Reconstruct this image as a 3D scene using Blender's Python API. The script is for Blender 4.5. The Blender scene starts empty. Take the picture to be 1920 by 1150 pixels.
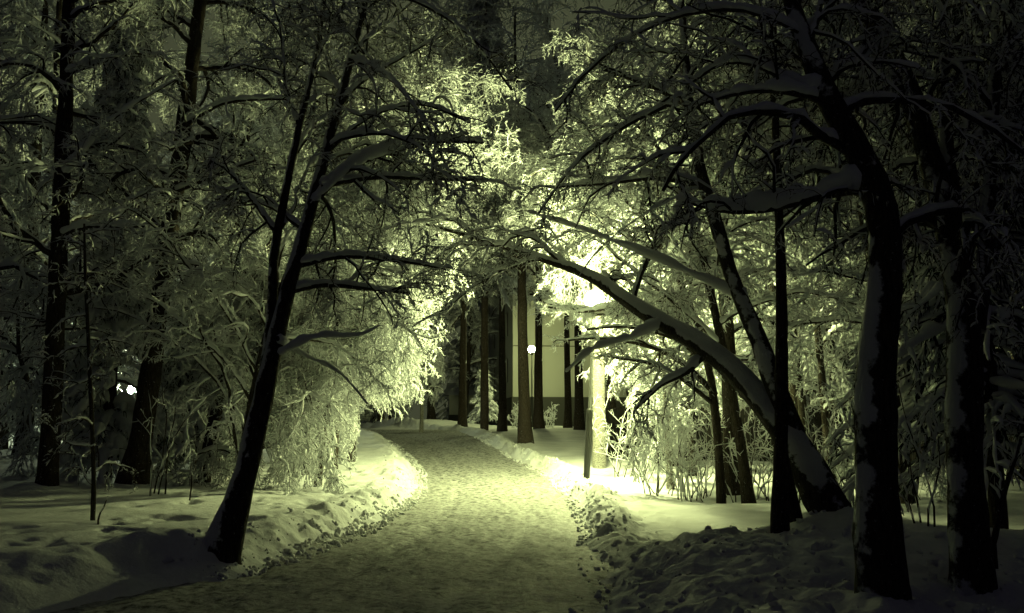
import bpy, math, random
import numpy as np

# ------------------------------------------------------------------ camera, world, exposure
SC = bpy.context.scene
COL = SC.collection
F = 1706.7                      # focal length in pixels of the 1920 px wide photograph
TH = math.atan(215.0 / F)       # pitch: the horizon lies 215 px under the centre
CAMZ = 1.6
cd = bpy.data.cameras.new('camera')
cd.sensor_width = 36.0
cd.lens = 36.0 * F / 1920.0
cd.clip_start = 0.05
cd.clip_end = 600.0
cam = bpy.data.objects.new('camera', cd)
COL.objects.link(cam)
cam.location = (0, 0, CAMZ)
cam.rotation_euler = (math.radians(90) + TH, 0, 0)
SC.camera = cam
SC.view_settings.view_transform = 'Standard'
SC.view_settings.look = 'None'
SC.view_settings.exposure = 0.0
SC.view_settings.gamma = 1.0
SC.render.engine = 'CYCLES'
SC.cycles.max_bounces = 6
SC.cycles.diffuse_bounces = 2
SC.cycles.glossy_bounces = 2
SC.cycles.transmission_bounces = 2
SC.cycles.transparent_max_bounces = 4
SC.cycles.caustics_reflective = False
SC.cycles.caustics_refractive = False
SC.cycles.use_denoising = True
try:
    SC.cycles.denoiser = 'OPENIMAGEDENOISE'
except Exception:
    pass

W = bpy.data.worlds.new('World')
SC.world = W
W.use_nodes = True
nt = W.node_tree
nt.nodes.clear()


def N(nt, typ, **kw):
    n = nt.nodes.new(typ)
    for k, v in kw.items():
        if k.startswith('i_'):
            n.inputs[k[2:].replace('_', ' ')].default_value = v
        else:
            setattr(n, k, v)
    return n


LIME = (0.91, 1.0, 0.40)        # the lamps' colour
wo = N(nt, 'ShaderNodeOutputWorld')
sky = N(nt, 'ShaderNodeTexSky', sky_type='NISHITA', sun_disc=False)
sky.sun_elevation = math.radians(-6.0)
sky.sun_rotation = math.radians(200)
bg1 = N(nt, 'ShaderNodeBackground')
bg1.inputs['Strength'].default_value = 0.05
nt.links.new(sky.outputs[0], bg1.inputs['Color'])
# night sky: dim blue all round, with the town's olive glow low over the lit part of the park
tc = N(nt, 'ShaderNodeTexCoord')
vd = N(nt, 'ShaderNodeVectorMath', operation='DOT_PRODUCT')
gd = np.array([-0.10, 0.94, 0.33])
gd /= np.linalg.norm(gd)
vd.inputs[1].default_value = tuple(gd)
nt.links.new(tc.outputs['Generated'], vd.inputs[0])
rmp = N(nt, 'ShaderNodeValToRGB')
e = rmp.color_ramp.elements
e[0].position = 0.50
e[0].color = (0.0072, 0.0068, 0.0102, 1)
e[1].position = 1.0
e[1].color = (0.062, 0.070, 0.036, 1)
m_ = e.new(0.85)
m_.color = (0.026, 0.029, 0.018, 1)
nt.links.new(vd.outputs['Value'], rmp.inputs[0])
bg2 = N(nt, 'ShaderNodeBackground')
bg2.inputs['Strength'].default_value = 1.0
nt.links.new(rmp.outputs[0], bg2.inputs['Color'])
ad = N(nt, 'ShaderNodeAddShader')
nt.links.new(bg1.outputs[0], ad.inputs[0])
nt.links.new(bg2.outputs[0], ad.inputs[1])
nt.links.new(ad.outputs[0], wo.inputs['Surface'])

LAMP_NEAR, LAMP_FAR, LAMP_LEFT = 2100.0, 560.0, 1200.0   # globe radiance


# ------------------------------------------------------------------ helpers
def at(px, py, D):
    """world point seen at a pixel of the photograph, D metres ahead"""
    u = (px - 960.0) / F
    v = (575.0 - py) / F
    fy = math.cos(TH) - v * math.sin(TH)
    fz = math.sin(TH) + v * math.cos(TH)
    s = D / fy
    return np.array([u * s, D, CAMZ + fz * s])


rng = np.random.RandomState(11)
_T = rng.rand(256, 256)


def vnoise(x, y, s, seed=0):
    x = np.asarray(x, float) / s + seed * 17.31
    y = np.asarray(y, float) / s + seed * 9.77
    xi = np.floor(x).astype(int); yi = np.floor(y).astype(int)
    fx = x - xi; fy = y - yi
    fx = fx * fx * (3 - 2 * fx); fy = fy * fy * (3 - 2 * fy)
    a = _T[xi & 255, yi & 255]; b = _T[(xi + 1) & 255, yi & 255]
    c = _T[xi & 255, (yi + 1) & 255]; d = _T[(xi + 1) & 255, (yi + 1) & 255]
    return (a * (1 - fx) + b * fx) * (1 - fy) + (c * (1 - fx) + d * fx) * fy - 0.5


def fbm(x, y, s, o=4, seed=0, g=0.55):
    v = 0; a = 1.0; t = 0
    for i in range(o):
        c, d = math.cos(0.9 * i + seed), math.sin(0.9 * i + seed)
        v = v + a * vnoise(c * x - d * y, d * x + c * y, s, seed + i * 3)
        t += a; a *= g; s *= 0.47
    return v / t * 1.6


def sst(a, b, x):
    t = np.clip((np.asarray(x, float) - a) / (b - a), 0, 1)
    return t * t * (3 - 2 * t)


LY = [0, 6, 8.8, 10.9, 13.6, 19.4, 25, 30, 35, 40, 46, 50, 55, 90]
LX = [-6.8, -4.9, -3.2, -2.45, -2.1, -1.9, -2.4, -3.3, -4.4, -5.8, -8.2, -11.5, -18, -60]
RY = [0, 7.5, 9.4, 14, 19.4, 25, 30, 35, 40, 46, 50, 55, 90]
RX = [0.4, 0.55, 0.75, 1.12, 1.2, 0.85, 0.0, -0.8, -1.6, -3.0, -5, -9, -50]
_yy = np.linspace(0, 90, 361)


def _sm(Y, X):
    v = np.interp(_yy, Y, X)
    k = np.ones(7) / 7
    p = np.pad(v, 3, mode='edge')
    return np.convolve(p, k, 'valid')


_LS = _sm(LY, LX); _RS = _sm(RY, RX)


def Lx(y): return np.interp(y, _yy, _LS)
def Rx(y): return np.interp(y, _yy, _RS)
def basez(y): return 1.15 * sst(17, 49, y)


def gh(x, y):
    x = np.asarray(x, float); y = np.asarray(y, float)
    wob = fbm(x, y, 0.6, 4, 5) * 0.26
    dl = Lx(y) - x + wob
    dr = x - Rx(y) + wob
    dl = dl - wob * (1 - sst(9, 12, y))
    dl = np.where(dl > 0, dl * (0.55 + .45 * sst(8.2, 12, y)), dl)
    out = np.maximum(dl, dr)
    b = basez(y) - 0.05 - 0.12 * (1 - sst(-0.35, -0.05, out))
    # left bank
    near = 1 - sst(6.0, 9.0, y)
    h = sst(0, 0.95, dl) * (0.40 - 0.22 * near) + sst(1.2, 9, dl) * 0.16
    h += (1 - near * .9) * np.exp(-((dl - 0.62) / 0.34) ** 2) * (0.08 + 0.20 * fbm(x, y, 0.6, 3, 1))
    # right side: ploughed ridge, near pile
    pile = 1 - sst(9.8, 12.4, y + 0.9 * vnoise(x, y, 1.2, 9))
    far = 1 - pile
    h += far * (sst(0, 0.5, dr) * 0.13 + np.exp(-((dr - 0.42) / 0.28) ** 2) * (0.18 + 0.16 * fbm(x, y, 0.5, 3, 2)) + sst(0.8, 5, dr) * 0.06)
    h += pile * sst(-0.05, 1.7, dr) * (0.48 - 0.20 * sst(3.2, 6, dr) - 0.24 * (1 - sst(7.0, 8.8, y)) * sst(.7, 1.8, dr) + 0.30 * fbm(x, y, 1.3, 5, 3, .6))
    o = sst(0.15, 0.7, out)
    h += o * (0.16 * vnoise(x, y, 2.6, 4) + 0.05 * vnoise(x, y, 0.9, 7))
    edge = np.exp(-((out - 0.55) / 0.65) ** 2)
    rough = np.clip(edge * (1 - .5 * pile) + 0.55 * pile * sst(0, .5, dr) * (1 - sst(3.5, 6, dr)), 0, 1)
    n1 = fbm(x, y, 0.30, 4, 8, .7)
    n3 = np.abs(fbm(x, y, 0.42, 3, 12, .6))
    rough = rough * np.where(dl > 0, .25 + .75 * sst(8.2, 10.5, y), 1)
    n4 = fbm(x, y, 0.13, 3, 18, .75)
    h += rough * (0.08 * n1 + 0.13 * n3 - 0.03 + 0.07 * n4)
    # trodden dents on the lit left bank
    tr = sst(0.6, 1.2, dl) * (1 - sst(3.0, 4.5, dl)) * sst(8.5, 10.5, y) * (1 - sst(24, 30, y))
    h -= tr * 0.24 * np.maximum(0, fbm(x, y, 0.34, 2, 13) + vnoise(x, y, 0.8, 14) * .4 - 0.08)
    h -= sst(1, 2, dl) * 0.10 * np.maximum(0, vnoise(x, y * 0.6, 0.42, 15) - 0.24)
    for bx, by, hh, rx in MOUNDS:
        h += hh * np.exp(-(((x - bx) / rx) ** 2 + ((y - by) / rx) ** 2))
    return b + h


MOUNDS = [(-3.45, 10.05, .22, .45), (-3.15, 9.9, .14, .35), (3.75, 10.9, .22, .5), (2.75, 6.8, .10, .5), (-6.6, 16, .12, .45), (-7.7, 15, .12, .45), (.5, 34.3, .15, .5), (-5.6, 53, .45, 3.0), (2.3, 24.5, .10, .4), (4.55, 18.8, .10, .4)]


def gz(x, y): return float(gh(np.array([x]), np.array([y]))[0])


def link(name, me, mat, parent=None):
    o = bpy.data.objects.new(name, me)
    COL.objects.link(o)
    if mat:
        for m in (mat if isinstance(mat, (list, tuple)) else [mat]):
            me.materials.append(m)
    if parent is not None:
        o.parent = parent
    return o


def mesh_np(name, V, Q, smooth=True, mats=None, T=None):
    """mesh from vertex array and quad index array (and triangle array T)"""
    me = bpy.data.meshes.new(name)
    V = np.asarray(V, np.float32)
    Q = np.asarray(Q, np.int32).reshape(-1, 4)
    nq = len(Q)
    loops = Q.ravel()
    starts = np.arange(nq) * 4
    tot = np.full(nq, 4)
    if T is not None and len(T):
        T = np.asarray(T, np.int32).reshape(-1, 3)
        starts = np.concatenate([starts, len(loops) + np.arange(len(T)) * 3])
        tot = np.concatenate([tot, np.full(len(T), 3)])
        loops = np.concatenate([loops, T.ravel()])
    me.vertices.add(len(V))
    me.vertices.foreach_set('co', V.ravel())
    me.loops.add(len(loops))
    me.loops.foreach_set('vertex_index', loops.astype(np.int32))
    me.polygons.add(len(starts))
    me.polygons.foreach_set('loop_start', starts.astype(np.int32))
    me.polygons.foreach_set('loop_total', tot.astype(np.int32))
    me.update(calc_edges=True)
    me.polygons.foreach_set('use_smooth', np.full(len(starts), bool(smooth)))
    if mats is not None:
        me.polygons.foreach_set('material_index', np.asarray(mats, np.int32))
    return me


def tubes(P, R, k, squash=1.0):
    """P (N,n,3), R (N,n) -> vertices, quads"""
    n_, n = R.shape
    if n_ == 0:
        return np.zeros((0, 3)), np.zeros((0, 4), int)
    T = np.gradient(P, axis=1)
    T /= np.linalg.norm(T, axis=2, keepdims=True) + 1e-9
    m = P[:, -1] - P[:, 0]
    m /= np.linalg.norm(m, axis=1, keepdims=True) + 1e-9
    ref = np.where(np.abs(m[:, 2:3]) > 0.85, np.array([[0.0, 1.0, 0.0]]), np.array([[0.0, 0.0, 1.0]]))[:, None, :]
    S = np.cross(T, np.broadcast_to(ref, T.shape))
    S /= np.linalg.norm(S, axis=2, keepdims=True) + 1e-9
    U = np.cross(S, T)
    a = np.arange(k) * 2 * np.pi / k
    V = P[:, :, None, :] + R[:, :, None, None] * (np.cos(a)[None, None, :, None] * S[:, :, None, :] + squash * np.sin(a)[None, None, :, None] * U[:, :, None, :])
    V = V.reshape(-1, 3)
    i = np.arange(n_)[:, None, None] * (n * k) + np.arange(n - 1)[None, :, None] * k
    j = np.arange(k)[None, None, :]; j2 = (j + 1) % k
    Q = np.stack([i + j, i + j2, i + k + j2, i + k + j], axis=-1).reshape(-1, 4)
    return V, Q


class Acc:
    def __init__(s): s.V = []; s.Q = []; s.c = 0

    def add(s, V, Q):
        if len(V):
            s.V.append(V); s.Q.append(np.asarray(Q) + s.c); s.c += len(V)

    def tube(s, P, R, k, squash=1.0): s.add(*tubes(np.asarray(P, float), np.asarray(R, float), k, squash))

    def mesh(s, name, smooth=True):
        if not s.V:
            return None
        return mesh_np(name, np.concatenate(s.V), np.concatenate(s.Q), smooth)


def resample(P, n):
    """Catmull-like smooth resample of one polyline (m,c) to n points"""
    P = np.asarray(P, float)
    d = np.r_[0, np.cumsum(np.linalg.norm(np.diff(P[:, :3], axis=0), axis=1))]
    t = np.linspace(0, d[-1], n)
    out = np.stack([np.interp(t, d, P[:, c]) for c in range(P.shape[1])], 1)
    w = max(1, n // (len(P) * 2))
    if w > 0 and n > 8:
        for _ in range(3):
            q = out.copy()
            q[1:-1] = 0.25 * out[:-2] + 0.5 * out[1:-1] + 0.25 * out[2:]
            out = q
    return out


def grow(P, R, k, n, L, ang, grav, wig, t0=0.25, t1=1.0, rf=0.55, flat=0.7, rmin=0.004, pref=None, lfall=0.5, up=0.0):
    N_, m, _ = P.shape
    T = np.gradient(P, axis=1)
    T /= np.linalg.norm(T, axis=2, keepdims=True) + 1e-9
    M = N_ * k
    idx = np.repeat(np.arange(N_), k)
    base = np.tile((np.arange(k) + 0.5) / k, N_)
    t = t0 + (t1 - t0) * np.clip(base + (rng.rand(M) - .5) / k, 0, 0.999)
    f = t * (m - 1)
    i0 = np.minimum(f.astype(int), m - 2); fr = (f - i0)[:, None]
    S = P[idx, i0] * (1 - fr) + P[idx, i0 + 1] * fr
    r = R[idx, i0] * (1 - fr[:, 0]) + R[idx, i0 + 1] * fr[:, 0]
    d0 = T[idx, i0] * (1 - fr) + T[idx, i0 + 1] * fr
    v = rng.randn(M, 3)
    v[:, 2] *= flat
    if pref is not None:
        v += np.array(pref)
    v -= (v * d0).sum(1, keepdims=True) * d0
    v /= np.linalg.norm(v, axis=1, keepdims=True) + 1e-9
    a = np.radians(rng.uniform(ang[0], ang[1], M))[:, None]
    d = np.cos(a) * d0 + np.sin(a) * v
    d[:, 2] += up
    ln = L * (1 - lfall * t) * rng.uniform(0.55, 1.25, M)
    out = np.zeros((M, n, 3)); out[:, 0] = S
    st = (ln / (n - 1))[:, None]
    for i in range(1, n):
        d = d + rng.randn(M, 3) * wig
        d[:, 2] -= grav * (0.4 + i / n)
        d /= np.linalg.norm(d, axis=1, keepdims=True) + 1e-9
        out[:, i] = out[:, i - 1] + d * st
    r0 = np.maximum(r * rf, rmin)
    R2 = r0[:, None] * np.linspace(1, 0.35, n)[None, :]
    return out, R2


LAMP = at(1115, 562, 21.4)


def keep(P, near=True):
    """a pruned, walked-through tunnel over the path, an open view to the lamp, nothing in the lens"""
    Q = P.reshape(len(P), -1, 3)
    x, y, z = Q[..., 0], Q[..., 1], Q[..., 2]
    bad = (y < 4.0)
    J = rng.rand(len(P), 1) * 0.035
    lo = np.where(y < 18, Lx(y) + 0.2, Lx(y) * 0.3 - 1.0)
    zt = np.where(y < 12, 2.6 + 0.0 * y, CAMZ + 0.10 * y)
    bad |= (y > 4) & (x > lo) & (x < Rx(y) + 0.6) & (z < np.where(y < 20, 2.4 + 0.02 * y, CAMZ + 0.088 * y))
    # open air round the view up the path to the house
    bad |= (y < 57) & (x / y > -0.052) & (x / y < np.where(y > 26, 0.084, 0.070)) & ((z - CAMZ) / y < 0.12 - J)
    # branches pruned round the lamp and in front of it
    s = y / LAMP[1]
    bad |= (y < LAMP[1] + 0.6) & (np.hypot(x - LAMP[0] * s, z - CAMZ - (LAMP[2] - CAMZ) * s) < 0.0165 * y)
    bad |= np.sqrt((x - LAMP[0]) ** 2 + (y - LAMP[1]) ** 2 + (z - LAMP[2]) ** 2) < 2.0
    bad |= (y < LAMP[1] + .2) & (y > 6) & (x / y > 0.074) & (x / y < 0.094) & (z < LAMP[2] - .1)
    bad |= (y > 15) & (x / y > -0.165) & (x / y < 0) & ((z - CAMZ) / y < J - .006)
    low = (y > 14) & (y < 34) & (x / y > 0.088) & (x / y < 0.36) & ((z - CAMZ) / y < 0.018 - J)
    low &= ~((x / y > .112) & (x / y < .20) & (y > 17.5))
    bad |= low & (rng.rand(len(P), 1) < .8)
    bad |= (y < 33) & (np.hypot(x + 0.417 * y, z - CAMZ - 0.0352 * y) < 0.021 * y)
    bad |= z < gh_fast(x, y) + 0.02
    return ~bad.any(axis=1)


def clear_lamp(P):
    x, y, z = P[..., 0], P[..., 1], P[..., 2]
    s = y / LAMP[1]
    return ~(np.hypot(x - LAMP[0] * s, z - CAMZ - (LAMP[2] - CAMZ) * s) < 0.0135 * y).any(axis=1)


def gh_fast(x, y): return basez(y) + 0.1


# ------------------------------------------------------------------ materials
def mat(name, col=(0.5, 0.5, 0.5), rough=0.8, spec=0.2):
    m = bpy.data.materials.new(name)
    m.use_nodes = True
    b = m.node_tree.nodes['Principled BSDF']
    b.inputs['Base Color'].default_value = (*col, 1)
    b.inputs['Roughness'].default_value = rough
    b.inputs['Specular IOR Level'].default_value = spec
    return m, m.node_tree, b


def noise_bump(nt, b, scale, strength, dist, detail=6, tex=None, rough=.6):
    t = N(nt, 'ShaderNodeTexCoord')
    n = N(nt, 'ShaderNodeTexNoise')
    n.inputs['Scale'].default_value = scale
    n.inputs['Detail'].default_value = detail
    n.inputs['Roughness'].default_value = rough
    nt.links.new(t.outputs['Object'], n.inputs['Vector'])
    bp = N(nt, 'ShaderNodeBump')
    bp.inputs['Strength'].default_value = strength
    bp.inputs['Distance'].default_value = dist
    nt.links.new(n.outputs['Fac'], bp.inputs['Height'])
    nt.links.new(bp.outputs[0], b.inputs['Normal'])
    return t, n, bp


def ramp(nt, src, stops, interp='LINEAR'):
    r = N(nt, 'ShaderNodeValToRGB')
    r.color_ramp.interpolation = interp
    e = r.color_ramp.elements
    while len(e) > 1:
        e.remove(e[-1])
    e[0].position = stops[0][0]; e[0].color = (*stops[0][1], 1)
    for p, c in stops[1:]:
        q = e.new(p); q.color = (*c, 1)
    nt.links.new(src, r.inputs[0])
    return r


M_SNOW, t_, b_ = mat('snow', (0.76, 0.78, 0.80), 0.75, 0.15)
noise_bump(t_, b_, 22, 0.45, 0.02)
M_TWIGSNOW, t_, b_ = mat('frost_and_snow', (0.76, 0.78, 0.79), 0.8, 0.1)
M_GROUND, t_, b_ = mat('snow_ground', (0.78, 0.80, 0.82), 0.75, 0.15)
tc_, n1_, bp_ = noise_bump(t_, b_, 7, 0.55, 0.05, 9, rough=.62)
n2_ = N(t_, 'ShaderNodeTexNoise'); n2_.inputs['Scale'].default_value = 1.6; n2_.inputs['Detail'].default_value = 8
t_.links.new(tc_.outputs['Object'], n2_.inputs['Vector'])
r_ = ramp(t_, n2_.outputs['Fac'], [(0.3, (0.66, 0.67, 0.70)), (0.6, (0.82, 0.83, 0.84))])
t_.links.new(r_.outputs[0], b_.inputs['Base Color'])
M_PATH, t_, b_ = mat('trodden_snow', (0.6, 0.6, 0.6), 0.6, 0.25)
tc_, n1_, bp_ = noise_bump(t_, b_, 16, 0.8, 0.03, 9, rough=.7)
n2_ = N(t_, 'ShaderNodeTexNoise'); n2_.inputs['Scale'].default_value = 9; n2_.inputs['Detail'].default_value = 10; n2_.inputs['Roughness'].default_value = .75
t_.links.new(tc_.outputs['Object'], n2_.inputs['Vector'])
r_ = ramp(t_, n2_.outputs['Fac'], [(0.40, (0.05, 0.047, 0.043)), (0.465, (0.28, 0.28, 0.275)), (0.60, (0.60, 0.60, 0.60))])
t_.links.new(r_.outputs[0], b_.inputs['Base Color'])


def bark(name, dark, light, wind, thr, snow=True, birch=False):
    m, nt, b = mat(name, dark, 0.9, 0.1)
    tc, n1, bp = noise_bump(nt, b, 14, 0.9, 0.03, 8, rough=.7)
    mp = N(nt, 'ShaderNodeMapping')
    mp.inputs['Scale'].default_value = (3, 3, 0.6) if not birch else (1.2, 1.2, 5)
    nt.links.new(tc.outputs['Object'], mp.inputs[0])
    nt.links.new(mp.outputs[0], n1.inputs['Vector'])
    if birch:
        r = ramp(nt, n1.outputs['Fac'], [(0.40, dark), (0.5, light)])
    else:
        r = ramp(nt, n1.outputs['Fac'], [(0.35, dark), (0.7, light)])
    if snow:
        g = N(nt, 'ShaderNodeNewGeometry')
        dt = N(nt, 'ShaderNodeVectorMath', operation='DOT_PRODUCT')
        dt.inputs[1].default_value = wind
        nt.links.new(g.outputs['Normal'], dt.inputs[0])
        n2 = N(nt, 'ShaderNodeTexNoise'); n2.inputs['Scale'].default_value = 2.6; n2.inputs['Detail'].default_value = 7
        n2.inputs['Roughness'].default_value = .65
        nt.links.new(tc.outputs['Object'], n2.inputs['Vector'])
        ma = N(nt, 'ShaderNodeMath', operation='MULTIPLY_ADD')
        ma.inputs[1].default_value = 1.9
        nt.links.new(n2.outputs['Fac'], ma.inputs[0])
        nt.links.new(dt.outputs['Value'], ma.inputs[2])
        rr = ramp(nt, ma.outputs[0], [(thr, (0, 0, 0)), (thr + .05, (1, 1, 1))])
        # ramp input is clamped to 1: scale down
        sc = N(nt, 'ShaderNodeMath', operation='MULTIPLY'); sc.inputs[1].default_value = 0.5
        nt.links.new(ma.outputs[0], sc.inputs[0]); nt.links.new(sc.outputs[0], rr.inputs[0])
        n3 = N(nt, 'ShaderNodeTexNoise'); n3.inputs['Scale'].default_value = 38; n3.inputs['Detail'].default_value = 4
        nt.links.new(tc.outputs['Object'], n3.inputs['Vector'])
        r3 = ramp(nt, n3.outputs['Fac'], [(0.66, (0, 0, 0)), (0.74, (.6, .6, .6))])
        mm = N(nt, 'ShaderNodeMath', operation='MAXIMUM')
        nt.links.new(rr.outputs[0], mm.inputs[0]); nt.links.new(r3.outputs[0], mm.inputs[1])
        mx = N(nt, 'ShaderNodeMix', data_type='RGBA')
        nt.links.new(mm.outputs[0], mx.inputs['Factor'])
        nt.links.new(r.outputs[0], mx.inputs['A'])
        mx.inputs['B'].default_value = (0.72, 0.74, 0.76, 1)
        nt.links.new(mx.outputs['Result'], b.inputs['Base Color'])
    else:
        nt.links.new(r.outputs[0], b.inputs['Base Color'])
    return m


M_BARK = bark('dark_bark', (0.015, 0.012, 0.010), (0.09, 0.075, 0.058), (-0.25, -0.2, 0.95), 0.80)
M_BARKS = bark('snowy_bark', (0.016, 0.014, 0.012), (0.09, 0.078, 0.064), (-0.50, -0.15, 1.3), 0.72)
M_PINE = bark('pine_bark', (0.014, 0.011, 0.009), (0.08, 0.064, 0.05), (0.35, 0.0, 0.5), 0.76)
M_BIRCH = bark('birch_bark', (0.03, 0.027, 0.02), (0.32, 0.31, 0.28), (0, 0, 1), 0.8, snow=True, birch=True)
M_TWIG, t_, b_ = mat('twig', (0.03, 0.025, 0.02), 0.9, 0.1)
M_NEEDLE, t_, b_ = mat('needles', (0.015, 0.022, 0.012), 0.9, 0.1)


def emis(name, col, s):
    m, nt, b = mat(name, (0.8, 0.8, 0.8))
    b.inputs['Emission Color'].default_value = (*col, 1)
    b.inputs['Emission Strength'].default_value = s
    return m


M_GLOBE1 = emis('lit_globe', LIME, LAMP_NEAR)
M_GLOBE2 = emis('lit_globe_far', LIME, LAMP_FAR)
M_GLOBE3 = emis('lit_globe_cool', (0.85, 1.0, 0.62), LAMP_LEFT)
M_POLE, t_, b_ = mat('painted_pole', (0.035, 0.035, 0.033), 0.5, 0.4)
noise_bump(t_, b_, 30, 0.15, 0.01)
M_POLEG, t_, b_ = mat('galvanised_pole', (0.16, 0.16, 0.15), 0.45, 0.5)


def root(name, label, cat, loc, group=None):
    o = bpy.data.objects.new(name, None)
    COL.objects.link(o)
    o.location = loc
    o.empty_display_size = 0.3
    tag(o, label, cat, group)
    return o


def tag(o, label, cat, group=None, kind=None):
    if label: o['label'] = label
    if cat: o['category'] = cat
    if group: o['group'] = group
    if kind: o['kind'] = kind


# ------------------------------------------------------------------ ground and path
def grid(xs, ys, zf):
    X, Y = np.meshgrid(xs, ys)
    Z = zf(X, Y)
    nx, ny = len(xs), len(ys)
    i = np.arange(ny - 1)[:, None] * nx + np.arange(nx - 1)[None, :]
    Q = np.stack([i, i + 1, i + nx + 1, i + nx], -1).reshape(-1, 4)
    return np.stack([X.ravel(), Y.ravel(), Z.ravel()], 1), Q


xs = np.concatenate([-7 - np.cumsum(0.055 * 1.085 ** np.arange(1, 64))[::-1], np.arange(-7, 7.001, 0.05), 7 + np.cumsum(0.055 * 1.085 ** np.arange(1, 64))])
ys = [3.0]
while ys[-1] < 160:
    ys.append(ys[-1] + max(0.05, 0.0055 * ys[-1]))
ys = np.concatenate([[-60, -30, -12, -4, 0, 1.5, 2.3], ys, [220, 400]])
V, Q = grid(xs, ys, gh)
go = link('ground', mesh_np('ground', V, Q), M_GROUND)
tag(go, 'snow-covered park ground with banks along the path', 'ground', kind='structure')

py_ = np.array([0.0, 1.0, 2.0] + list(ys[(ys >= 3) & (ys < 62)]))
a_ = np.linspace(0, 1, 110)
PX = (Lx(py_) - 0.45)[:, None] * (1 - a_) + (Rx(py_) + 0.3)[:, None] * a_
PY = np.repeat(py_[:, None], 110, 1)
PZ = basez(PY) + 0.028 * vnoise(PX, PY, 0.5, 21) + 0.03 * fbm(PX, PY * .6, 0.17, 3, 22, .7) + 0.04 * vnoise(PX, PY, 1.7, 23) - 0.005
_c = (Lx(PY) + Rx(PY)) / 2 + .12 * vnoise(PY, PY * 0, 4, 41)
for _o in (-.75, .70):                                   # ruts left by a cart or plough
    PZ -= 0.035 * np.exp(-((PX - _c - _o) / .13) ** 2) * (.7 + vnoise(PX, PY, 1.1, 42))
PZ -= 0.07 * np.maximum(0, vnoise(PX, PY * .55, .24, 43) - .26) * 2   # footprints
i = np.arange(len(py_) - 1)[:, None] * 110 + np.arange(109)[None, :]
Q = np.stack([i, i + 1, i + 111, i + 110], -1).reshape(-1, 4)
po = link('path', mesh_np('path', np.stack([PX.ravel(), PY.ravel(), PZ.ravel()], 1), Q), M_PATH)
tag(po, 'trodden snowy footpath curving left past the lamp', 'path', kind='structure')


# clods of ploughed snow along both edges and over the near pile
def clods():
    bv = []
    for a in (-.7, 0, .7):
        for k in range(5):
            bv.append((math.cos(a) * math.cos(k * 1.2566 + a), math.cos(a) * math.sin(k * 1.2566 + a), math.sin(a)))
    bv = np.array([(0, 0, -1)] + bv + [(0, 0, 1)], float)
    Tt = []
    for k in range(5):
        k2 = (k + 1) % 5
        Tt.append((0, 1 + k2, 1 + k)); Tt.append((16, 11 + k, 11 + k2))
        for b in (1, 6):
            Tt.append((b + k, b + k2, b + 5 + k)); Tt.append((b + k2, b + 5 + k2, b + 5 + k))
    Tt = np.array(Tt)
    n = 5200
    y = 5.5 + 34 * rng.rand(n) ** 1.6
    side = rng.rand(n) < .5
    d = np.abs(rng.randn(n)) * .38 - .12
    near = (~side) & (y < 12) & (rng.rand(n) < .9)
    d = np.where(near, rng.rand(n) * 4.2 + .1, d)
    d = np.where(side & (y < 9.5), -5, d)
    s_ = .008 + .036 * rng.rand(n) ** 3
    y = np.where(d < -4, y + 6, y); d = np.where(d < -4, .3, d)
    x = np.where(side, Lx(y) - d, Rx(y) + d)
    z = np.maximum(gh(x, y), basez(y)) + s_ * .05
    R = bv[None] * (1 + .35 * rng.randn(n, 17)[..., None]).clip(.5, 1.6) * s_[:, None, None] * (0.7 + .6 * rng.rand(n, 1, 3))
    V = R + np.stack([x, y, z], 1)[:, None, :]
    T_ = (Tt[None] + (np.arange(n) * 17)[:, None, None]).reshape(-1, 3)
    return mesh_np('snow_clods', V.reshape(-1, 3), np.zeros((0, 4), int), True, T=T_)


co = link('snow_clods', clods(), M_GROUND)
tag(co, 'loose clods of ploughed snow along the path edges', 'snow clods', kind='stuff')

# ------------------------------------------------------------------ trees
def snow_on(acc, P, R, s, k=6, cover=1.0, lump=0.35, hmin=0.25, sub=1):
    """snow lying along the upper side of branches"""
    if len(P) == 0:
        return
    s = np.atleast_1d(s)
    if sub > 1:
        n = P.shape[1]; t = np.linspace(0, n - 1, (n - 1) * sub + 1)
        i0 = np.minimum(t.astype(int), n - 2); fr = t - i0
        P = P[:, i0] * (1 - fr)[None, :, None] + P[:, i0 + 1] * fr[None, :, None]
        R = R[:, i0] * (1 - fr)[None, :] + R[:, i0 + 1] * fr[None, :]
    if cover < 1:
        m = rng.rand(len(P)) < cover
        P = P[m]; R = R[m]
        if np.ndim(s) and len(s) == len(m): s = s[m]
    T = np.gradient(P, axis=1)
    T /= np.linalg.norm(T, axis=2, keepdims=True) + 1e-9
    hz = np.sqrt(np.clip(1 - T[..., 2] ** 2, 0, 1))
    s = np.asarray(s, float).reshape(-1, 1)
    nz = rng.randn(*R.shape)
    if sub > 2:
        for _ in range(2):
            nz[:, 1:-1] = (nz[:, :-2] + nz[:, 1:-1] + nz[:, 2:]) / 2.1
    sr = s * (hmin + (1 - hmin) * hz) * (1 + lump * nz).clip(0.4, 2.0) * np.linspace(1.1, .45, R.shape[1])[None, :]
    sr[:, 0] *= 0.5
    sr[:, -1] *= 0.4
    C = P.copy()
    C[..., 2] += R * 0.7 + sr * 0.55 * hz
    C += rng.randn(*C.shape) * (s * (0.18 if sub < 3 else .05))[..., None]
    acc.tube(C, sr, k, 1.0)


def trunk_poly(pts, n=40):
    """pts: (px, py, D, r_px) -> world polyline, radius"""
    w = np.array([[*at(a, b, D), r * D / F] for a, b, D, r in pts])
    w = resample(w, n)
    return w[:, :3], w[:, 3]


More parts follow.
